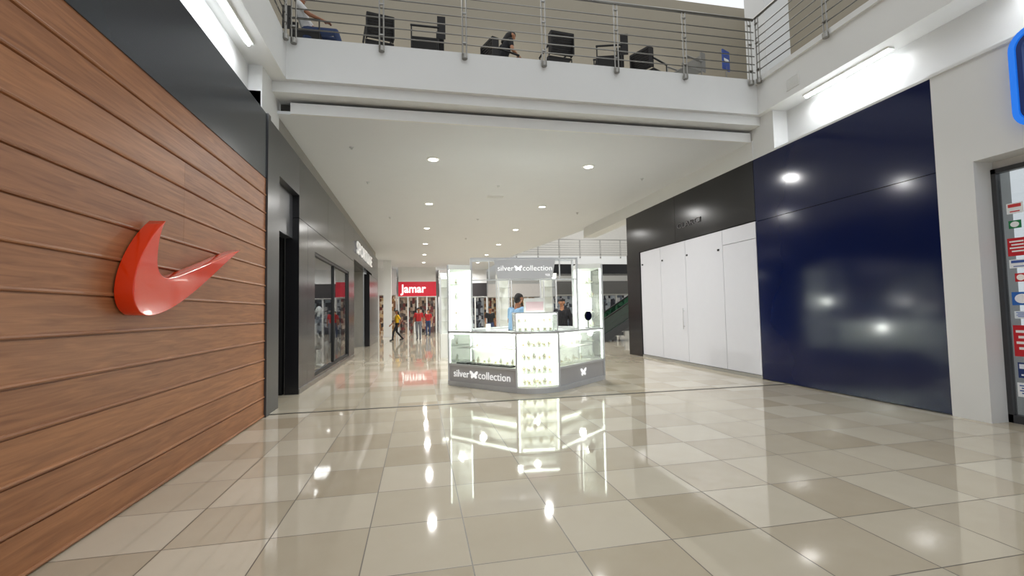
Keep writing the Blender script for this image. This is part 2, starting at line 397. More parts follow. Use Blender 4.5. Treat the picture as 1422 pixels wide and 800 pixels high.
b.obj('ceiling_vent',WHITE,label='white slotted air vent in corridor ceiling',category='vent',loc=(2.3,13.6,5.0))
def striplight(x,y0,y1,z,label):
    e=empty('strip_light',(x,y0,z),label,'ceiling light','fluorescent strip lights')
    B().box(-0.06,0.06,0,y1-y0,-0.03,0.0).obj('housing',KWHITE,parent=e)
    B().tube((0,0.03,-0.05),(0,y1-y0-0.03,-0.05),0.022,seg=10).obj('tube',TUBE,parent=e,smooth=True)
    L=bpy.data.lights.new('l','AREA'); L.shape='RECTANGLE'; L.size=0.1; L.size_y=y1-y0; L.energy=16; L.color=(0.95,0.97,1)
    o=bpy.data.objects.new('strip_lamp',L); o.location=(x,(y0+y1)/2,z-0.09); COL.objects.link(o)
striplight(7.1,5.5,7.1,5.43,'glowing white fluorescent strip under the gallery edge')
striplight(7.1,2.4,4.0,5.43,'glowing white fluorescent strip under the gallery edge')
striplight(-2.35,5.5,7.0,5.43,'glowing white fluorescent strip above dark fascia')
striplight(-2.35,2.8,4.3,5.43,'glowing white fluorescent strip above dark fascia')
v=B(); v.box(6.835,6.85,6.95,7.25,5.55,5.8)
for i in range(7): v.box(6.828,6.836,6.97,7.23,5.57+i*0.03,5.585+i*0.03)
v.obj('wall_vent',WHITE,label='square white air vent on gallery edge',category='vent')
# ------------------------------------------------------------ swoosh (filled bezier outline, extruded)
cu=bpy.data.curves.new('t','CURVE'); cu.dimensions='2D'; cu.fill_mode='BOTH'; cu.extrude=0.06; cu.bevel_depth=0.006; cu.bevel_resolution=2; cu.resolution_u=24
BZ=[((4.40,2.31),(4.34,2.23),(4.22,2.18)),((3.995,1.74),(4.01,1.94),(3.985,1.60)),((4.22,1.53),(4.08,1.525),(4.66,1.54)),((6.05,2.29),(5.45,2.02),(5.5,2.13)),((4.53,1.85),(4.82,1.90),(4.39,1.82)),((4.305,2.01),(4.29,1.88),(4.31,2.12))]
sp=cu.splines.new('BEZIER'); sp.bezier_points.add(len(BZ)-1); sp.use_cyclic_u=True
for q,(c,l,r) in zip(sp.bezier_points,BZ):
    q.handle_left_type=q.handle_right_type='FREE'; q.co=(c[0],c[1],0); q.handle_left=(l[0],l[1],0); q.handle_right=(r[0],r[1],0)
curve_to_obj(cu,REDO,'wall_emblem',None,(XL+0.077,0,0),(math.pi/2,0,math.pi/2),label='glossy orange-red swoosh emblem mounted on wood plank wall',category='sign')
# ------------------------------------------------------------ store signs
e=empty('shop_sign',(XL+0.02,20.3,3.98),'white block letter shop sign on black fascia','sign')
text_mesh('SPORTLINE',0.66,0.02,SIGNW,'lettering',e,(0.03,0,0),(math.pi/2,0,math.pi/2),bold=0.006,xscale=1.65)
e=empty('shop_sign',(XR-0.01,10.75,3.72),'faint grey lettering on black fascia band','sign')
text_mesh('CLARCI',0.2,0.004,mat('grey_letter',(84,82,84),0.5),'lettering',e,(0,0,0),(math.pi/2,0,-math.pi/2),xscale=1.6)
e=empty('shop_sign',(XR-0.02,3.36,4.05),'blue neon rounded square sign on white wall','sign')
def rring(y0,y1,z0,z1,r,t):
    def rr(y0,y1,z0,z1,r):
        P=[]
        for (cy,cz,a0) in ((y1-r,z1-r,0),(y0+r,z1-r,90),(y0+r,z0+r,180),(y1-r,z0+r,270)):
            for i in range(9):
                a=math.radians(a0+i*90/8); P.append((cy+r*math.cos(a),cz+r*math.sin(a)))
        return P
    return rr(y0,y1,z0,z1,r),rr(y0+t,y1-t,z0+t,z1-t,max(r-t,0.02))
def ringobj(name,O_,I_,x0,x1,m,parent):
    b=B();k=len(O_)
    for x in (x0,x1): b.v+=[(x,p[0],p[1]) for p in O_]+[(x,p[0],p[1]) for p in I_]
    for i in range(k):
        j=(i+1)%k
        b.f+=[(i,j,k+j,k+i),(2*k+i,2*k+j,3*k+j,3*k+i),(i,j,2*k+j,2*k+i),(k+i,k+j,3*k+j,3*k+i)]; b.m+=[0]*4
    return b.obj(name,m,parent=parent)
O_,I_=rring(-0.62,0.62,-0.56,0.6,0.22,0.06); ringobj('neon_border',O_,I_,-0.1,0.0,mat('blue_neon',(30,110,215),0.3,emit=0.7),e)
O2,I2=rring(-0.55,0.55,-0.49,0.53,0.16,0.05); ringobj('dark_border',O2,I2,-0.09,0.0,mat('deep_blue',(12,40,100),0.3,emit=0.2),e)
B().poly_x(I2,-0.04,0.0).obj('face_panel',mat('pale_blue_face',(190,215,240),0.4,emit=0.5),parent=e)
# ------------------------------------------------------------ right shop bay with notices
GX=XR+0.32
sbox('window_3',GX-0.02,GX-0.01,-6,4.43,0.1,3.2,SHOPG)
b=B(); b.box(GX-0.05,GX+0.03,4.42,4.47,0,3.2).box(GX-0.05,GX+0.03,-6,4.47,3.14,3.2).box(GX-0.05,GX+0.03,-6,4.47,0,0.1); b.obj('window_4',CHAR,kind='structure')
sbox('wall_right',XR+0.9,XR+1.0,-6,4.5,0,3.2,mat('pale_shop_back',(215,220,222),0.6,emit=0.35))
def notice(y,z,w,h,c1,c2,label,pattern=0):
    e=empty('notice',(GX-0.028,y,z),label,'notice','paper notices on shop glass')
    B().box(-0.004,0.004,-w/2,w/2,-h/2,h/2).obj('sheet',mat('paper_%d_%d_%d'%c1,c1,0.5,emit=0.08),parent=e)
    m2=mat('ink_%d_%d_%d'%c2,c2,0.5,emit=0.08)
    b=B()
    if pattern==0:
        for i in range(4): b.box(-0.006,-0.004,-w*0.38,w*(0.38-0.1*(i%2)),h*(0.3-0.18*i)-h*0.04,h*(0.3-0.18*i)+h*0.04)
    elif pattern==1:
        b.box(-0.006,-0.004,-w*0.4,w*0.4,h*0.1,h*0.4).box(-0.006,-0.004,-w*0.3,w*0.3,-h*0.35,-h*0.25)
    else:
        b.poly_x([(0.36*w*math.cos(2*math.pi*i/16),0.36*min(w,h)*math.sin(2*math.pi*i/16)) for i in range(16)],-0.006,-0.004)
    b.obj('printing',m2,parent=e)
cols=[((232,235,235),(200,60,60)),((30,120,70),(235,235,235)),((190,28,40),(240,235,235)),((235,238,240),(60,90,160)),((196,40,50),(250,245,240)),((220,228,235),(40,90,180)),((150,20,34),(235,200,200)),((28,52,110),(230,235,245)),((40,100,180),(240,240,245))]
colname={0:'white and red',1:'green and white',2:'red and white',3:'white and blue',4:'bright red',5:'pale blue and blue',6:'dark red',7:'navy and white',8:'blue and white'}
lay=[(2.66,0,0.16,1,.16),(2.46,1,0.12,2,.12),(2.18,2,0.26,0,.18),(1.97,3,0.12,1,.2),(1.80,4,0.12,2,.11),(1.54,8,0.2,2,.2),(1.34,5,0.1,0,.15),(1.02,2,0.46,0,.22),(0.66,7,0.2,1,.15),(0.42,3,0.2,0,.19)]
for ci in range(7):
    y=4.27-ci*0.25
    for (z,k,hh,p,ww_) in lay:
        kk=(k+ci*2)%9 if ci else k
        zz=z+(0.05*((ci*7)%3-1) if ci else 0)
        notice(y+random.uniform(-0.015,0.015),zz,ww_,hh*random.uniform(0.8,0.95),cols[kk][0],cols[kk][1],'%s paper notice taped on shop glass'%colname[kk],pattern=p)
# ------------------------------------------------------------ kiosk
KROT=math.radians(-5); KC=(2.30,9.97,0)
K=empty('display_kiosk',KC,'octagonal glass jewellery kiosk with grey panels and lit showcases','kiosk',rot=KROT)
O=[(-.4,-1.67),(.4,-1.67),(1.67,-.4),(1.67,.4),(.4,1.67),(-.4,1.67),(-1.67,.4),(-1.67,-.4)]
I=[(-.193,-1.17),(.193,-1.17),(1.17,-.193),(1.17,.193),(.193,1.17),(-.193,1.17),(-1.17,.193),(-1.17,-.193)]
def offs(P,d): # scale outward roughly
    return [(p[0]*(1+d/1.7),p[1]*(1+d/1.7)) for p in P]
ARC=[(-0.4+0.8*k/12,-1.67-0.13*(1-((k-6)/6)**2)) for k in range(13)]
def fpoly(d,di=0.0): return offs(ARC,d)+[offs(I,di)[1],offs(I,di)[0]]
Oo=offs(O,0.02); Oi=offs(O,-0.012)
LITB=mat('glowing_back_panel',(248,250,244),0.6,emit=0.85,ecol=(248,252,242))  # panels glow by themselves, standing in for bright showcase light
def quad(i,A,Bb): j=(i+1)%8; return [A[i],A[j],Bb[j],Bb[i]]
b=B()
for i in range(1,8): b.prism(quad(i,Oo,I),0,0.09)
b.prism(fpoly(0.02),0,0.09)
b.obj('base',ALU,parent=K)
for i in (1,2,3,4,5,6,7):
    j=(i+1)%8
    B().prism(quad(i,Oi,I),0.09,0.42).obj('lower_panel',KGREY,parent=K)
    if i not in (2,6):
        B().prism(quad(i,Oi,offs(I,0.02)),0.42,0.44).obj('case_deck',PADW,parent=K)
        B().prism([O[i],O[j],offs(O,-0.012)[j],offs(O,-0.012)[i]],0.44,1.08).obj('front_glass',GLASS,parent=K)
        B().prism([I[i],I[j],offs(I,0.015)[j],offs(I,0.015)[i]],0.44,1.08).obj('back_panel',LITB,parent=K)
        B().prism(quad(i,offs(O,-0.02),offs(I,0.02)),1.095,1.105).obj('glass_top',GLASS,parent=K)
        sh=quad(i,offs(O,-0.16),offs(I,0.02)); B().prism(sh,0.755,0.765).obj('glass_shelf',GLASS,parent=K)
        fr=B(); fr.prism([Oo[i],Oo[j],offs(O,-0.03)[j],offs(O,-0.03)[i]],1.08,1.12); fr.prism([I[i],I[j],offs(I,0.03)[j],offs(I,0.03)[i]],1.08,1.12); fr.prism([Oo[i],Oo[j],offs(O,-0.02)[j],offs(O,-0.02)[i]],0.41,0.45)
        fr.obj('counter_frame',ALU,parent=K)
        B().prism([offs(O,-0.045)[i],offs(O,-0.045)[j],offs(O,-0.065)[j],offs(O,-0.065)[i]],1.05,1.078).obj('led_strip',LED,parent=K)
        B().prism([offs(I,0.03)[i],offs(I,0.03)[j],offs(I,0.045)[j],offs(I,0.045)[i]],0.72,0.745).obj('led_strip',LED,parent=K)
for i,(px,py) in enumerate(O):
    top=1.12
    if i in (2,3,6,7): top=2.5
    B().box(px-0.018,px+0.018,py-0.018,py+0.018,0.09,top).obj('corner_post',ALU,parent=K)
# front showcase with curved glass
B().prism(fpoly(-0.01),0.09,0.12).obj('case_deck',PADW,parent=K)
B().prism(ARC+offs(ARC,-0.008)[::-1],0.12,1.08).obj('curved_glass',GLASS,parent=K)
B().box(-.25,.25,-1.2,-1.185,0.12,1.08).obj('back_panel',LITB,parent=K)
for s in (-1,1):
    B().prism([(s*.4,-1.66),(s*.2,-1.18),(s*.19,-1.18),(s*.39,-1.66)],0.12,1.08).obj('side_panel',LITB,parent=K)
for zz in (0.35,0.58,0.82): B().prism(fpoly(-0.04,0.03),zz,zz+0.01).obj('glass_shelf',GLASS,parent=K)
B().prism(fpoly(0.02),1.08,1.12).obj('counter_top',ALU,parent=K)
for sx in (-1,1): B().box(sx*0.36-0.008,sx*0.36+0.008,-1.655,-1.64,0.13,1.07).obj('led_strip',LED,parent=K)
B().box(-.3,.3,-1.6,-1.58,1.06,1.078).obj('led_strip',LED,parent=K)
# upper display box
for (x0,x1,y0,y1) in ((-.4,.4,-1.62,-1.612),(-.4,-.392,-1.62,-1.192),(.392,.4,-1.62,-1.192)):
    B().box(x0,x1,y0,y1,1.12,1.46).obj('upper_glass',GLASS,parent=K)
B().box(-.4,.4,-1.2,-1.192,1.12,1.46).obj('upper_back',LITB,parent=K)
u=B()
for sx in (-0.4,0.4):
    for sy in (-1.62,-1.2): u.box(sx-.01,sx+.01,sy-.01,sy+.01,1.12,1.47)
for sy in (-1.62,-1.2): u.box(-.41,.41,sy-.012,sy+.012,1.455,1.48)
for sx in (-.4,.4): u.box(sx-.012,sx+.012,-1.62,-1.2,1.455,1.48)
u.obj('upper_frame',ALU,parent=K)
B().box(-.38,.38,-1.6,-1.585,1.435,1.452).obj('led_strip',LED,parent=K)
B().box(-.38,.38,-1.6,-1.22,1.285,1.292).obj('glass_shelf',GLASS,parent=K)
# towers
for i,s in ((6,-1),(2,1)):
    q=quad(i,O,I); 
    B().prism(q,2.42,2.52).obj('tower_cap',KWHITE,parent=K)
    B().prism(q,0.42,0.45).obj('tower_deck',KWHITE,parent=K)
    B().box(s*1.672-0.004,s*1.672+0.004,-.38,.38,0.45,2.42).obj('tower_glass',GLASS,parent=K)
    for yy in (-1,1):
        a=(s*1.65,yy*0.4);c=(s*1.18,yy*0.2)
        B().prism([a,c,(c[0],c[1]-yy*0.008),(a[0],a[1]-yy*0.008)],0.45,2.42).obj('tower_glass' if yy<0 else 'tower_back',GLASS if yy<0 else LITB,parent=K)
    for zz in (0.8,1.13,1.45,1.78,2.1): B().prism(quad(i,offs(O,-0.03),offs(I,0.02)),zz,zz+0.008).obj('glass_shelf',GLASS,parent=K)
    for yy in (-.36,): B().box(s*1.64-0.008,s*1.64+0.008,yy-0.008,yy+0.008,0.46,2.41).obj('led_strip',LED,parent=K)
    for yy in (-.17,): B().box(s*1.2-0.008,s*1.2+0.008,yy-0.008,yy+0.008,0.46,2.41).obj('led_strip',LED,parent=K)
# header frame
hb=B()
for (px,py) in (I[7],I[2],I[3],I[6]): hb.box(px-.022,px+.022,py-.022,py+.022,0.42,2.68)
for yy in (-.193,.193): hb.box(-1.19,1.19,yy-.02,yy+.02,2.64,2.68)
for xx in (-1.17,1.17): hb.box(xx-.02,xx+.02,-.19,.19,2.64,2.68)
for xx in (-0.78,0.78): hb.box(xx-.012,xx+.012,-.205,-.18,2.2,2.66)
hb.box(-1.17,1.17,-.205,-.185,2.18,2.205)
hb.obj('header_frame',ALU,parent=K)
sg=B()
sg.v=[(-.68,-.25,2.63),(.68,-.25,2.63),(.60,-.25,2.21),(-.60,-.25,2.21),(-.68,-.21,2.63),(.68,-.21,2.63),(.60,-.21,2.21),(-.60,-.21,2.21)]
sg.f=[(0,1,2,3),(4,7,6,5),(0,4,5,1),(1,5,6,2),(2,6,7,3),(3,7,4,0)]; sg.m=[0]*6
sg.obj('header_sign',mat('header_grey',(176,176,178),0.4,var=.02,emit=.16),parent=K,label='grey trapezoid header sign with white lettering')  # faint glow in the grey brightens the dim sign face
def butterfly(parent,loc,rot,s):
    b=B()
    W1=[(0.04,0.02),(0.30,0.42),(0.62,0.66),(0.92,0.70),(1.0,0.55),(0.92,0.28),(0.70,0.05),(0.42,-0.04)]
    W2=[(0.04,-0.02),(0.42,-0.06),(0.66,-0.16),(0.74,-0.34),(0.66,-0.56),(0.48,-0.66),(0.28,-0.52),(0.12,-0.25)]
    for m in (-1,1):
        for Wg in (W1,W2):
            n=len(b.v);k=len(Wg)
            b.v+=[(m*p[0]*s,0,p[1]*s) for p in Wg]+[(m*p[0]*s,0.004,p[1]*s) for p in Wg]
            b.f+=[tuple(range(n,n+k)),tuple(range(n+k,n+2*k))[::-1]]+[(n+i,n+(i+1)%k,n+k+(i+1)%k,n+k+i) for i in range(k)]; b.m+=[0]*(k+2)
    b.tube((0,0.002,-0.45*s),(0,0.002,0.3*s),0.05*s,seg=6)
    return b.obj('butterfly_logo',LETW,parent=parent,loc=loc,rot=rot)
def logo(parent,loc,ang,width,hs=1.0):
    R=Matrix.Rotation(ang,4,'Z')
    sz=width/3.55
    def P(x,z): v=R@Vector((x,0,z)); return (loc[0]+v.x,loc[1]+v.y,loc[2]+v.z)
    a=text_mesh('silver',sz*0.68,0.002,LETW,'lettering',parent,(0,0,0),(math.pi/2,0,ang),bold=-0.002)
    c=text_mesh('collection',sz*0.68,0.002,LETW,'lettering',parent,(0,0,0),(math.pi/2,0,ang),bold=-0.002)
    def ww(o): xs=[v.co.x for v in o.data.vertices]; return max(xs)-min(xs)
    def base(o): ys=[v.co.y for v in o.data.vertices]; return min(ys)
    w1,w2=ww(a),ww(c); g=width*0.17; k=(width-g)/(w1+w2)
    for o in (a,c):
        zb=base(o); o.data.transform(Matrix.Translation((0,-zb,0))); o.data.transform(Matrix.Scale(k,4))
    hgt=max(v.co.y for v in a.data.vertices)
    w1*=k;w2*=k
    a.location=P(-width/2+w1/2,-hgt*0.45); c.location=P(width/2-w2/2,-hgt*0.45)
    butterfly(parent,P(-width/2+w1+g/2,0.0),(0,0,ang),g*0.42)
logo(K,(0.0,-.256,2.44),0,1.2)
text_mesh('925',0.07,0.002,LETW,'lettering',K,(0.5,-.256,2.29),(math.pi/2,0,0))
mid=((-1.67-.4)/2,(-.4-1.67)/2); nn=(-0.7071,-0.7071)
logo(K,(mid[0]+nn[0]*0.006,mid[1]+nn[1]*0.006,0.255),math.radians(-45),1.5)
mid=((1.67+.4)/2,(-.4-1.67)/2); nn=(0.7071,-0.7071)
butterfly(K,(mid[0]+nn[0]*0.006,mid[1]+nn[1]*0.006,0.26),(0,0,math.radians(45)),0.11)
def kw(x,y,z=0):
    c,s=math.cos(KROT),math.sin(KROT); return (KC[0]+x*c-y*s,KC[1]+x*s+y*c,z)
def tray(pad,lab,grp):
    e=empty('jewellery_tray',(0,0,-50),lab,'jewellery tray',grp)
    B().box(-.13,.13,-.09,.09,0,.022).box(-.13,.13,.08,.09,.022,.03).box(-.13,.13,-.09,-.08,.022,.03).box(-.13,-.12,-.09,.09,.022,.03).box(.12,.13,-.09,.09,.022,.03).obj('tray_base',pad,parent=e)
    j=B()
    for a in range(6):
        for c in range(3):
            j.tube((-.1+a*.04,-.055+c*.05,.022),(-.1+a*.04,-.055+c*.05,.034),.009,.005,seg=6)
    j.obj('rings',SILV,parent=e); return e
t1=tray(VELV,'black velvet tray with silver rings in glass case','black jewellery trays')
t2=tray(PADW,'cream padded tray with silver rings on glass shelf','cream jewellery trays')
def place(src,x,y,z,rot): 
    return copy_tree(src,kw(x,y,z),KROT+rot)
def bust():
    e=empty('necklace_stand',(0,0,-50),'cream necklace display bust with gold chain','jewellery stand','necklace display stands')
    b=B(); b.v=[]
    rings=[(0,.05,.035),(.01,.045,.03),(.05,.055,.028),(.10,.06,.026),(.14,.035,.022),(.17,.018,.018),(.19,.016,.016)]
    seg=12; q=.72
    for (z,rx,ry) in rings:
        for i in range(seg): t=2*math.pi*i/seg; b.v.append((q*rx*math.cos(t),q*ry*math.sin(t),q*z))
    for k in range(len(rings)-1):
        for i in range(seg): a=k*seg; b.f.append((a+i,a+(i+1)%seg,a+seg+(i+1)%seg,a+seg+i)); b.m.append(0)
    b.f+=[tuple(range(seg))[::-1],tuple(range(len(b.v)-seg,len(b.v)))]; b.m+=[0,0]
    b.obj('bust',PADW,parent=e,smooth=True)
    c=B()
    P=[q*Vector((0.036*math.cos(t),-0.03-0.004*abs(math.sin(t)),0.12+0.05*math.sin(t))) for t in [math.pi+math.pi*i/8 for i in range(9)]]
    for i in range(8): c.tube(P[i],P[i+1],.003,seg=5)
    c.ball((0,-.026,.047),.006,seg=6,rings=4)
    c.obj('chain',GOLD,parent=e); return e
bs=bust()
def wbox():
    e=empty('jewellery_box',(0,0,-50),'small open cream gift box with gold ring','jewellery box','small jewellery boxes')
    B().box(-.03,.03,-.025,.025,0,.028).obj('box_base',PADW,parent=e)
    B().box(-.03,.03,.018,.025,.028,.068).obj('box_lid',PADW,parent=e)
    B().tube((0,0,.028),(0,0,.046),.009,.011,seg=8).obj('ring',GOLD,parent=e); return e
wb=wbox()
def side(i,t,d):
    a=Vector(O[i]);c=Vector(O[(i+1)%8]); dr=(c-a).normalized(); nn=Vector((-dr.y,dr.x)); p=a.lerp(c,t)+nn*d; ang=math.atan2(dr.y,dr.x); return p.x,p.y,ang
for i in (7,1):
    for k in range(5):
        x,y,a=side(i,0.17+0.165*k,0.14); place(t1 if i==7 else t2,x,y,0.44,a)
    for k in range(8):
        x,y,a=side(i,0.2+0.085*k,0.36); place(bs if k%2 else wb,x,y,0.44,a)
    for k in range(5):
        x,y,a=side(i,0.2+0.15*k,0.27); place(t2,x,y,0.765,a)
    for k in range(6):
        x,y,a=side(i,0.24+0.104*k,0.41); place(bs if k%2 else wb,x,y,0.765,a)
for zz in (0.12,0.36,0.59,0.83):
    for k in range(6):
        place(bs if (k+int(zz*10))%2 else wb,-0.25+0.1*k,-1.55,zz,0)
    for k in range(4): place(wb,-0.15+0.1*k,-1.35,zz,0)
for k in range(6): place(wb,-0.3+0.12*k,-1.45 if k%2 else -1.5,1.12,0)
for k in range(6): place(wb,-0.3+0.12*k,-1.4,1.292,0)
for s in (-1,1):
    for zz in (0.45,0.808,1.138,1.458,1.788,2.108):
        for k in range(3): place(bs if (k+int(zz*3))%2 else wb,s*1.5,-0.17+0.17*k,zz,math.pi/2*s)
for e in (t1,t2,bs,wb):
    for c in list(e.children): bpy.data.objects.remove(c)
    bpy.data.objects.remove(e)
e=empty('counter_sign',kw(0.0,-1.4,1.48),'white card display stand with pale pink print on showcase','sign stand',rot=KROT)
B().box(-.2,.2,-.04,.04,0,.27).obj('card_box',KWHITE,parent=e,bevel=0.005)
B().box(-.17,.17,-.043,-.04,.03,.2).obj('printed_card',PINK,parent=e)
e=empty('tabletop_mirror',kw(1.28,-0.62,1.12),'round black mirror on a stand on glass counter','mirror',rot=KROT+math.radians(30))
m_=B(); m_.tube((0,-.012,.26),(0,.012,.26),.10,seg=24).tube((0,0,0.01),(0,0,.17),.01,seg=8).tube((0,0,0),(0,0,.012),.07,seg=18); m_.obj('mirror_body',BLK,parent=e)
B().tube((0,-.016,.26),(0,-.0125,.26),.088,seg=24).obj('mirror_glass',mat('mirror_glass',(150,152,155),0.05,metal=1.0),parent=e)
e=empty('paper_roll',kw(-0.85,-0.72,1.12),'white paper roll standing on glass counter','paper roll')
B().tube((0,0,0),(0,0,.14),.05,seg=20).obj('roll',KWHITE,parent=e)
for (lx,ly,pz,pw) in ((0,-1.45,0.6,10),(-1.0,-1.0,0.95,22),(1.0,-1.0,0.95,22),(-1.42,0,1.6,14),(1.42,0,1.6,14),(0,-1.4,1.38,4)):
    L=bpy.data.lights.new('l','POINT'); L.energy=pw; L.shadow_soft_size=0.06; L.color=(0.99,1,0.97)
    o=bpy.data.objects.new('case_fill',L); o.location=kw(lx,ly,pz); COL.objects.link(o)  # bare point lights added inside the cases to boost the LED strips
# ------------------------------------------------------------ people
SK=[mat('skin_brown',(150,100,72),0.6),mat('skin_tan',(176,124,92),0.6)]
HAIR=mat('black_hair',(20,16,14),0.7,var=0.3,scale=40)
EYE=mat('eye_dark',(25,18,14),0.3); LIP=mat('lip',(130,70,60),0.5)
def capsule(b,a,c,r0,r1,sy=1.0):
    a=Vector(a);c=Vector(c); b.tube(a,c,r0,r1,seg=12); b.ball(a,r0,seg=12,rings=8); b.ball(c,r1,seg=12,rings=8)
def remesh(b,voxel,smooth=4):
    me=mesh_from('tmp',b.v,b.f,[BLK]); o=bpy.data.objects.new('tmp',me); COL.objects.link(o)
    md=o.modifiers.new('r','REMESH'); md.mode='VOXEL'; md.voxel_size=voxel; md.use_smooth_shade=True
    if smooth: 
        m2=o.modifiers.new('s','SMOOTH'); m2.iterations=smooth; m2.factor=0.5
    dg=bpy.context.evaluated_depsgraph_get(); dg.update()
    r=bpy.data.meshes.new_from_object(o.evaluated_get(dg)); bpy.data.objects.remove(o); bpy.data.meshes.remove(me)
    return r
def person(loc,rot,J,top,bottom,skin,label,sc=1.0,sleeve=0.6,longhair=False,shorts=False,shoe=(30,30,32),voxel=0.010):
    """J: dict of joint positions, facing +Y local"""
    caps=[] # a,b,r0,r1,mat  mats: 0 skin 1 top 2 bottom 3 shoe
    V=Vector
    def C(a,c,r0,r1,m): caps.append((V(a),V(c),r0,r1,m))
    pel,spi,che,nb,hd=[V(J[k]) for k in ('pel','spi','che','neck','head')]
    hipL,hipR=V(J['hipL']),V(J['hipR']); shL,shR=V(J['shL']),V(J['shR'])
    ax=(shR-shL).normalized()
    for s in (-1,1):
        C(pel+ax*s*.06,pel+ax*s*.06-V((0,0,.04)),.105,.10,2)
        C(pel+ax*s*.05+V((0,0,.06)),spi+ax*s*.055,.10,.098,1)
        C(spi+ax*s*.055,che+ax*s*.07,.098,.105,1)
        C(che+ax*s*.07,(shL if s<0 else shR)-ax*s*.02,.10,.062,1)
    C(nb-V((0,0,.04)),nb+(hd-nb)*.5,.058,.052,0)
    # head
    fw=V(J.get('face',(0,1,0))).normalized(); upv=(hd-nb).normalized() if 'hup' not in J else V(J['hup']); sd=fw.cross(upv).normalized()
    C(hd+upv*.03-fw*.012,hd+upv*.03+fw*.012,.085,.08,0); C(hd-upv*.035+fw*.03,hd+upv*.02+fw*.02,.052,.07,0)
    C(hd-upv*.065+fw*.055,hd-upv*.065+fw*.05,.03,.03,0)
    C(hd+upv*.02+fw*.095,hd-upv*.018+fw*.108,.010,.015,0)
    for s in (-1,1): C(hd+sd*s*.083+upv*.015,hd+sd*s*.085-upv*.02,.014,.010,0)
    for S_,sh in (('L',shL),('R',shR)):
        el,wr=V(J['el'+S_]),V(J['wr'+S_]); sg_=-1 if S_=='L' else 1
        cut=sh.lerp(el,min(1,sleeve)) 
        C(sh,cut,.058,.050,1)
        if sleeve<1: C(cut,el,.043,.038,0)
        if sleeve>1.2: C(el,wr,.044,.034,1)
        else: C(el,wr,.038,.026,0)
        d=(wr-el).normalized(); pm=wr+d*.06
        sdv=V(J.get('palm'+S_,(0,1,0))); sdv=(sdv-d*sdv.dot(d)).normalized(); nrm=d.cross(sdv).normalized()
        for k in (-1,0,1): C(wr+d*.015+sdv*k*.012,pm+sdv*k*.022,.018,.015,0)
        for k,ln in zip((-1.5,-.5,.5,1.5),(.055,.075,.08,.068)):
            a=pm+sdv*k*.019+d*.012; m1=a+d*ln*.5; m2=m1+(d*.8+nrm*.5*sg_*-1).normalized()*ln*.5
            C(a,m1,.0095,.009,0); C(m1,m2,.009,.008,0)
        a=wr+d*.02+sdv*.03; m1=a+(d*.7+sdv*.8).normalized()*.035; C(a,m1,.012,.010,0); C(m1,m1+(d*.95+sdv*.2).normalized()*.028,.010,.009,0)
        hip=hipL if S_=='L' else hipR; kn,an,to=V(J['kn'+S_]),V(J['an'+S_]),V(J['to'+S_])
        C(hip,kn,.092,.06,2)
        if shorts: C(kn,kn.lerp(an,.3),.052,.055,0); C(kn.lerp(an,.3),an,.055,.036,0)
        else: C(kn,an,.06,.045,2)
        C(an-V((0,0,.035)),to,.042,.036,3); C(an-V((0,0,.035)),an-(to-an)*.3-V((0,0,.035)),.04,.036,3)
    b=B()
    for a,c,r0,r1,m in caps: capsule(b,a,c,r0,r1)
    me=remesh(b,voxel)
    n=len(me.polygons); ctr=np.zeros(n*3); me.polygons.foreach_get('center',ctr); ctr=ctr.reshape(-1,3)
    best=np.full(n,1e9); mi=np.zeros(n,int)
    for a,c,r0,r1,m in caps:
        a_=np.array(a);d_=np.array(c)-a_; L=max(d_@d_,1e-9); t=np.clip((ctr-a_)@d_/L,0,1)
        dist=np.linalg.norm(ctr-(a_+t[:,None]*d_),axis=1)-(r0+(r1-r0)*t)
        k=dist<best; best[k]=dist[k]; mi[k]=m
    me.materials.clear()
    for q in (skin,top,bottom,mat('shoe_%d_%d_%d'%shoe,shoe,0.5)): me.materials.append(q)
    me.polygons.foreach_set('material_index',mi.astype(np.int32)); 
    for p in me.polygons: p.use_smooth=True
    e=bpy.data.objects.new('person',None); e.location=loc; e.rotation_euler=(0,0,rot); e.scale=(sc,)*3; e.empty_display_size=.1
    reg(e,label,'person')
    me.name='body'; bo=bpy.data.objects.new('body',me); reg(bo,parent=e)
    hb=B(); 
    capsule(hb,hd+upv*.052-fw*.022,hd+upv*.05+fw*.012,.085,.078); capsule(hb,hd+upv*.01-fw*.035,hd-upv*.03-fw*.04,.078,.06)
    if longhair:
        capsule(hb,hd-fw*.06,hd-fw*.085-upv*.2,.07,.05)
    hm=remesh(hb,.012,3); hm.materials.clear(); hm.materials.append(HAIR); hm.name='hair'; ho=bpy.data.objects.new('hair',hm); reg(ho,parent=e)
    for s in (-1,1):
        B().ball(hd+sd*s*.032+upv*.022+fw*.084,.010,.008,.007,seg=8,rings=6).obj('eye',EYE,parent=e)
    B().tube(hd-upv*.045+fw*.088-sd*.02,hd-upv*.045+fw*.088+sd*.02,.006,seg=6).obj('mouth',LIP,parent=e)
    return e
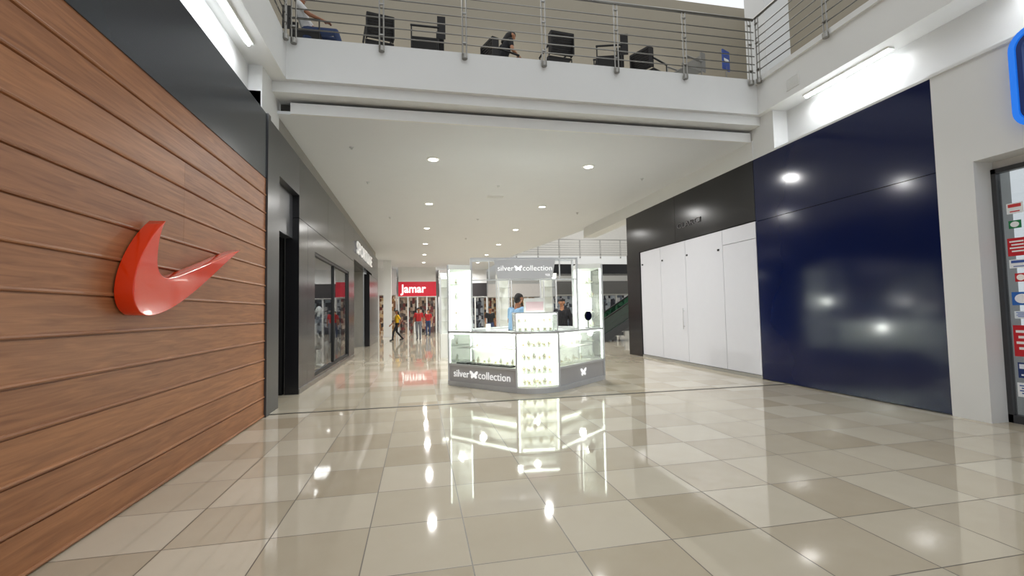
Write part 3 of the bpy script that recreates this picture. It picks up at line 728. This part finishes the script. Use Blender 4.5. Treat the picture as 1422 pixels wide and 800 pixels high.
def standing(stride=0.0,arm=0.0,bend=0.0,reach=None):
    J=dict(pel=(0,0,.97),spi=(0,0.01,1.14),che=(0,0.01+bend*.1,1.34),neck=(0,.0+bend*.16,1.48),head=(0,.02+bend*.22,1.625),
      hipL=(-.09,0,.92),hipR=(.09,0,.92),shL=(-.18,bend*.13,1.415),shR=(.18,bend*.13,1.415),
      knL=(-.1,.03+stride*.22,.50),knR=(.1,.05-stride*.05,.50),anL=(-.1,stride*.3,.09),anR=(.1,-stride*.34,.11 if stride else .09),
      toL=(-.11,.14+stride*.3,.036),toR=(.11,.14-stride*.33,.036),
      elL=(-.24,-.03-stride*.12,1.13),elR=(.24,-.03+stride*.1,1.13),wrL=(-.25,.06-stride*.1,.89),wrR=(.25,.08+stride*.22,.90))
    if reach:
        J['elL']=(-.25,.1,1.16);J['elR']=(.25,.1,1.16);J['wrL']=(-.2,.33,1.12);J['wrR']=(.2,.33,1.12);J['palmL']=(1,0,0);J['palmR']=(-1,0,0)
    return J
def seated(lean=0.0,legs=0.0):
    return dict(pel=(0,0,.53),spi=(0,-.02+lean*.05,.70),che=(0,-.03+lean*.15,.90),neck=(0,-.02+lean*.22,1.04),head=(0,.01+lean*.3,1.18),
      hipL=(-.09,.03,.52),hipR=(.09,.03,.52),shL=(-.18,-.03+lean*.18,.97),shR=(.18,-.03+lean*.18,.97),
      knL=(-.12,.46+legs*.1,.52),knR=(.12,.46+legs*.1,.54),anL=(-.12,.50+legs*.4,.09),anR=(.12,.5+legs*.4,.09),toL=(-.13,.64+legs*.4,.036),toR=(.13,.64+legs*.4,.036),
      elL=(-.26,.08,.74),elR=(.26,.08,.74),wrL=(-.14,.30,.70),wrR=(.14,.30,.72),palmL=(1,0,0),palmR=(-1,0,0))
def cl(n,c): return mat(n,c,0.85,var=0.12,scale=14)
JEAN=cl('blue_jeans',(52,66,100)); BLKC=cl('black_cloth',(26,26,30)); LBLUE=cl('light_blue_cloth',(130,165,196)); YEL=cl('yellow_cloth',(222,176,30)); REDC=cl('red_cloth',(176,40,44)); WHC=cl('white_cloth',(205,205,205)); GRYC=cl('grey_cloth',(110,112,118))
person(kw(-0.22,0.0,0.0),KROT-0.9,standing(bend=0.5,reach=True),LBLUE,BLKC,SK[0],'person in light blue shirt standing inside the kiosk, working',sc=1.09)
person((4.05,12.7,0),2.6,standing(),BLKC,BLKC,SK[1],'person in black clothes standing behind the kiosk',sc=1.06,sleeve=1.3)
person((-1.2,26.6,0),1.9,standing(stride=1.0),YEL,BLKC,SK[0],'person in yellow top and black trousers walking, carrying bag',sc=0.98,longhair=True)
person((-0.02,26.6,0),3.0,standing(stride=0.5),REDC,GRYC,SK[0],'person in red shirt and grey trousers walking in corridor',sc=1.05)
person((0.6,31.0,0),2.8,standing(),REDC,JEAN,SK[1],'person in red shirt and jeans standing near far shops')
person((3.3,21.5,0),3.3,standing(stride=.4),BLKC,JEAN,SK[0],'person in black top and jeans walking in corridor')
person((4.1,23.0,0),2.9,standing(),GRYC,BLKC,SK[1],'person in grey shirt standing in corridor')
e=empty('handbag',(-0.97,26.62,0.72),'black shoulder bag carried by person in yellow','bag')
bb=B(); bb.box(-.05,.05,-.14,.14,0,.22); bb.obj('bag_body',BLK,parent=e,bevel=.03); st=B()
PP=[Vector((0,.12*math.cos(t),.2+.28*math.sin(t))) for t in [math.pi*i/8 for i in range(9)]]
for i in range(8): st.tube(PP[i],PP[i+1],.008,seg=6)
st.obj('strap',BLK,parent=e)
# chairs upstairs
def chair(loc,rot,frame,seat,label,name='patio_chair'):
    e=empty(name,loc,label,'chair','upstairs seating' ,rot=rot)
    B().box(-.25,.25,-.23,.25,.40,.44).obj('seat',seat,parent=e,bevel=.012)
    bk=B()
    for i in range(9):
        z=.46+i*.045; bk.box(-.24,.24,-.25-i*.016,-.235-i*.016,z,z+.045)
    bk.box(-.25,-.225,-.38,-.23,.44,.86).box(.225,.25,-.38,-.23,.44,.86)
    bk.obj('backrest',seat,parent=e)
    for sx in (-1,1):
        for yy in (-.24,.24): B().tube((sx*.25,yy,0),(sx*.25,yy,.64 if yy>0 else .42),.013,seg=8).obj('leg',frame,parent=e)
        B().tube((sx*.25,-.26,.64),(sx*.25,.26,.64),.02,seg=8).obj('armrest',frame,parent=e)
    return e
WOV=mat('black_woven_seat',(28,26,26),0.7,var=.3,scale=60); GRS=mat('pale_grey_seat',(130,128,122),0.5)
chair((-1.95,8.75,UF),-math.pi/2,BLK,WOV,'black woven armchair with a person reclining on it')
chair((-0.72,8.85,UF),0.2,BLK,WOV,'black woven armchair facing the bridge interior')
chair((0.15,8.6,UF),math.pi/2,BLK,WOV,'black metal armchair standing beside the railing')
chair((1.75,9.15,UF),-1.2,BLK,WOV,'black armchair with seated person')
chair((2.8,8.8,UF),0.1,BLK,WOV,'black woven armchair with its back to the railing')
chair((3.85,8.6,UF),1.3,BLK,WOV,'black metal armchair turned sideways at the railing')
chair((5.0,8.95,UF),-1.1,BLK,WOV,'black woven armchair beside a pale chair')
chair((5.7,8.75,UF),1.9,STEEL,GRS,'pale grey armchair beside the railing')
person((-1.95,8.72,UF-0.03),-math.pi/2,seated(legs=.4,lean=-.5),WHC,JEAN,SK[0],'person in white top and blue jeans seated with legs stretched',shoe=(60,60,64))
person((1.75,9.13,UF-0.03),-1.2,seated(lean=.7),BLKC,GRYC,SK[1],'person in black top leaning forward in armchair',longhair=True)
def table(loc,label):
    e=empty('cafe_table',loc,label,'table','upstairs seating')
    B().tube((0,0,.70),(0,0,.73),.33,seg=28).obj('table_top',BLK,parent=e); B().tube((0,0,.03),(0,0,.70),.03,seg=10).obj('pedestal',STEEL,parent=e); B().tube((0,0,0),(0,0,.03),.22,seg=24).obj('table_base',STEEL,parent=e)
table((-0.1,9.6,UF),'round black cafe table with steel pedestal'); table((4.4,9.75,UF),'round black cafe table with steel pedestal'); table((2.5,10.0,UF),'round black cafe table with steel pedestal')
e=empty('notice_stand',(6.5,8.45,UF),'blue notice board on a steel post beside the railing','sign stand',rot=0.4)
B().tube((0,0,0),(0,0,.5),.015,seg=8).tube((0,0,0),(0,0,.02),.14,seg=16).obj('stand',STEEL,parent=e)
B().box(-.13,.13,-.012,.012,.42,.85).obj('board',mat('blue_board',(28,66,150),0.4),parent=e); B().box(-.09,.09,-.015,-.012,.6,.66).obj('printing',KWHITE,parent=e)
# ------------------------------------------------------------ left shop interior
SH=mat('shelf_laminate',(205,203,196),0.5)
def shelf_unit(loc,rot,label):
    e=empty('shelf_unit',loc,label,'shelf','shop shelves',rot=rot)
    b=B(); b.box(-.9,.9,.36,.4,0,2.3).box(-.9,-.87,0,.4,0,2.3).box(.87,.9,0,.4,0,2.3); b.obj('carcass',SH,parent=e)
    for k in range(5): B().box(-.87,.87,0.02,.36,.25+k*.42,.27+k*.42).obj('shelf',SH,parent=e)
    for k in range(5): B().box(-.86,.86,0.02,0.035,.235+k*.42,.25+k*.42).obj('led_strip',LED,parent=e)
    return e
def sneaker(loc,rot,m,label):
    e=empty('sneaker',loc,label,'shoe','sneakers on shop shelves',rot=rot)
    prof=[(-.14,0),(.14,0),(.15,.03),(.12,.055),(.04,.075),(-.02,.10),(-.08,.115),(-.14,.11)]
    B().poly_x([(p[0],p[1]+.02) for p in prof],-.045,.045).obj('upper',m,parent=e,bevel=.02)
    B().poly_x([(-.15,0),(.15,0),(.155,.03),(-.15,.03)],-.05,.05).obj('sole',KWHITE,parent=e,bevel=.008)
SC=[cl('sneaker_red',(170,40,40)),cl('sneaker_white',(220,220,220)),cl('sneaker_black',(30,30,32)),cl('sneaker_blue',(40,80,160)),cl('sneaker_yellow',(220,190,60))]
SN=['red','white','black','blue','yellow']
for u_,yy in enumerate((11.6,13.6,15.6)):
    shelf_unit((-3.9,yy,0),math.pi/2,'pale shop shelf unit with sneakers behind window')
    for k in range(5):
        for q in range(4):
            i=random.randrange(5); sneaker((-3.9-.18,yy-.6+q*.4,.271+k*.42),0,SC[i],'%s sneaker with white sole on shop shelf'%SN[i])
def mannequin(loc,rot,c,cn):
    b=B()
    e=empty('mannequin',loc,'white shop mannequin wearing %s sports top'%cn,'mannequin','window mannequins',rot=rot)
    for s in (-1,1):
        capsule(b,(s*.06,0,.95),(s*.05,0,1.14),.1,.085); capsule(b,(s*.05,0,1.14),(s*.07,0,1.34),.085,.1); capsule(b,(s*.07,0,1.34),(s*.17,0,1.41),.1,.055)
        capsule(b,(s*.09,0,.92),(s*.1,.02,.5),.09,.055); capsule(b,(s*.1,.02,.5),(s*.1,0,.09),.055,.035); capsule(b,(s*.1,0,.06),(s*.11,.14,.035),.038,.03)
        capsule(b,(s*.18,0,1.4),(s*.25,-.02,1.13),.05,.04); capsule(b,(s*.25,-.02,1.13),(s*.26,.08,.86),.038,.022)
    capsule(b,(0,0,1.42),(0,.01,1.55),.05,.045); b.ball((0,.02,1.65),.085,.1,.12)
    me=remesh(b,.016); me.materials.clear(); me.materials.append(KWHITE); me.materials.append(c); me.materials.append(BLKC)
    for p in me.polygons:
        z=p.center.z; p.material_index=1 if (1.0<z<1.47) else (2 if .5<z<=1.0 and abs(p.center.x)<.21 else 0); p.use_smooth=True
    me.name='figure'; reg(bpy.data.objects.new('figure',me),parent=e)
    B().tube((0,0,0),(0,0,.015),.2,seg=24).obj('stand',STEEL,parent=e)
mannequin((-2.85,12.2,0),-1.2,SC[0],'a red'); mannequin((-2.9,14.4,0),-1.6,GRYC,'a grey'); 
for yy in (11.5,13.5,15.5):
    L=bpy.data.lights.new('l','AREA'); L.size=1.0; L.energy=60; L.color=(1,.97,.93); o=bpy.data.objects.new('shop_lamp',L); o.location=(-3.2,yy,3.4); COL.objects.link(o)
# ------------------------------------------------------------ far shops
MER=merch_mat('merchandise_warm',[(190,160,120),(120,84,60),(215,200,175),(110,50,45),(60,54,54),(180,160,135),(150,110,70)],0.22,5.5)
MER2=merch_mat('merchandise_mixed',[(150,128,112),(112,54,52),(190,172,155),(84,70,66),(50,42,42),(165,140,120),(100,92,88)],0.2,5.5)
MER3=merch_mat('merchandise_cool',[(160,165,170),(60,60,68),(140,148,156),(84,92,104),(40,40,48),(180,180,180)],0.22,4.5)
def storefront(x0,x1,y,signm,txt,mm,label,zs=(2.8,3.9),letm=None,tx=0.0):
    e=empty('retail_store',((x0+x1)/2,y,0),label,'shop'); w=(x1-x0)/2
    B().box(-w,w,-.1,.1,zs[0],zs[1]).obj('sign_band',signm,parent=e)
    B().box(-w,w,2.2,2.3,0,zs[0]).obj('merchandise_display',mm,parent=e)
    fr=B()
    for k in range(5):
        x=-w+k*w/2; fr.box(x-.05,x+.05,-.08,.08,0,zs[0])
    fr.box(-w,w,-.1,2.3,zs[0]-.04,zs[0])
    fr.obj('frame',WHITE,parent=e); B().box(-w,w,-.09,.3,zs[1],5.0).obj('bulkhead',WHITE,parent=e)
    # low display counters inside the shop
    for k in range(3):
        cx=-w*.6+k*w*.6; B().box(cx-.3,cx+.3,.7,1.2,0,.8).box(cx-.34,cx+.34,.66,1.24,.8,.85).obj('display_counter',KWHITE if k%2 else mm,parent=e)
    if txt: text_mesh(txt,0.86,0.02,letm or LETW,'lettering',e,(tx,-.13,(zs[0]+zs[1])/2),(math.pi/2,0,0),bold=0.02,xscale=0.92)
storefront(-1.5,1.3,35.5,REDS,'Jamar',MER2,'furniture shop front with red sign band and white lettering',tx=-0.28)
storefront(-7.0,-1.7,36.5,WHITE,None,MER,'bright shop front with warm glowing merchandise panel',zs=(3.0,3.6))
storefront(1.6,5.5,37.5,mat('dark_sign',(50,46,48),0.4),None,MER3,'shop front with dark sign band and cool glowing display panel')
storefront(5.8,10.5,39,mat('white_sign',(225,220,215),0.4,emit=.2),None,MER,'shop front with white sign band beyond the atrium')
storefront(11,18,36,mat('grey_sign',(120,120,120),0.4),None,MER3,'shop front with grey sign band beyond the atrium')
for (x,y) in ((-2.0,31),(-4.5,29)):
    B().box(-.25,.25,-.25,.25,.1,5).box(-.28,.28,-.28,.28,0,.1).obj('column',WHITE,label='square white column with plinth in far corridor',category='column',loc=(x,y,0))
def cabinet(loc,label):
    e=empty('display_cabinet',loc,label,'display cabinet','white display towers')
    B().box(-.25,.25,-.25,.25,0,.8).obj('base',KWHITE,parent=e); B().box(-.25,.25,-.25,.25,2.7,2.85).obj('cap',KWHITE,parent=e)
    p=B()
    for sx in (-.23,.23):
        for sy in (-.23,.23): p.box(sx-.02,sx+.02,sy-.02,sy+.02,.8,2.7)
    p.obj('frame',ALU,parent=e)
    for z in (1.2,1.6,2.0,2.35): B().box(-.22,.22,-.22,.22,z,z+.01).obj('shelf',GLASS,parent=e)
    B().box(-.2,.2,.2,.21,.8,2.7).obj('back_panel',KWHITE,parent=e); B().box(-.2,.2,-.22,-.2,2.66,2.7).obj('led_strip',LED,parent=e)
cabinet((0.95,15.8,0),'white glass display tower standing behind the kiosk'); cabinet((3.0,16.2,0),'white glass display tower in the corridor'); cabinet((4.6,16.0,0),'white glass display tower in the corridor')
# ------------------------------------------------------------ escalator
E=empty('escalator',(7.6,21,0),'escalator with black handrails and glass balustrades rising to upper level','escalator')
st=B()
for k in range(22):
    x=0.9+k*.36; z=k*.208; st.box(x,x+.37,-.5,.5,z-.15 if k else 0,z+.02)
st.box(0,.9,-.5,.5,0,.02); st.obj('steps',mat('step_metal',(96,98,100),0.4,metal=.7),parent=E)
for sy in (-.62,.62):
    tr=B(); n=0
    P=[(0,0),(1.0,0),(1.0+8,4.62),(9,5.0),(.9,.32),(0,.3)]
    tr.v=[(p[0],sy-.1,p[1]) for p in P]+[(p[0],sy+.1,p[1]) for p in P]; tr.f=[tuple(range(6)),tuple(range(6,12))[::-1]]+[(i,(i+1)%6,6+(i+1)%6,6+i) for i in range(6)]; tr.m=[0]*8
    tr.obj('truss_cladding',CHAR,parent=E)
    Q=[(0.1,.3),(.9,.32),(9,5.0),(9,5.9),(.9,1.0),(0.1,1.0)]
    gl=B(); gl.v=[(p[0],sy-.01,p[1]) for p in Q]+[(p[0],sy+.01,p[1]) for p in Q]; gl.f=tr.f; gl.m=[0]*8; gl.obj('balustrade',glass('green_glass',(150,185,165),.12),parent=E)
    hr=B(); hr.tube((0.05,sy,.65),(.1,sy,.95),.04,seg=8).tube((.1,sy,1.0),(.9,sy,1.02),.04,seg=8).tube((.9,sy,1.02),(9,sy,5.92),.04,seg=8); hr.obj('handrail',BLK,parent=E,smooth=True)
for (x,y) in ((12,20),(12,28)):
    L=bpy.data.lights.new('l','AREA'); L.size=4; L.energy=350; o=bpy.data.objects.new('atrium_lamp',L); o.location=(x,y,11); COL.objects.link(o)
for x in (-2,2.5,7):
    L=bpy.data.lights.new('l','AREA'); L.size=1.5; L.energy=30; L.color=(1,.95,.88); o=bpy.data.objects.new('gallery_lamp',L); o.location=(x,10.8,10); COL.objects.link(o)
# ------------------------------------------------------------ world
W=bpy.data.worlds.new('world'); S.world=W; W.use_nodes=True; nt=W.node_tree; bg=nt.nodes['Background']
bg.inputs[0].default_value=(0.95,0.98,1.0,1); bg.inputs[1].default_value=1.02
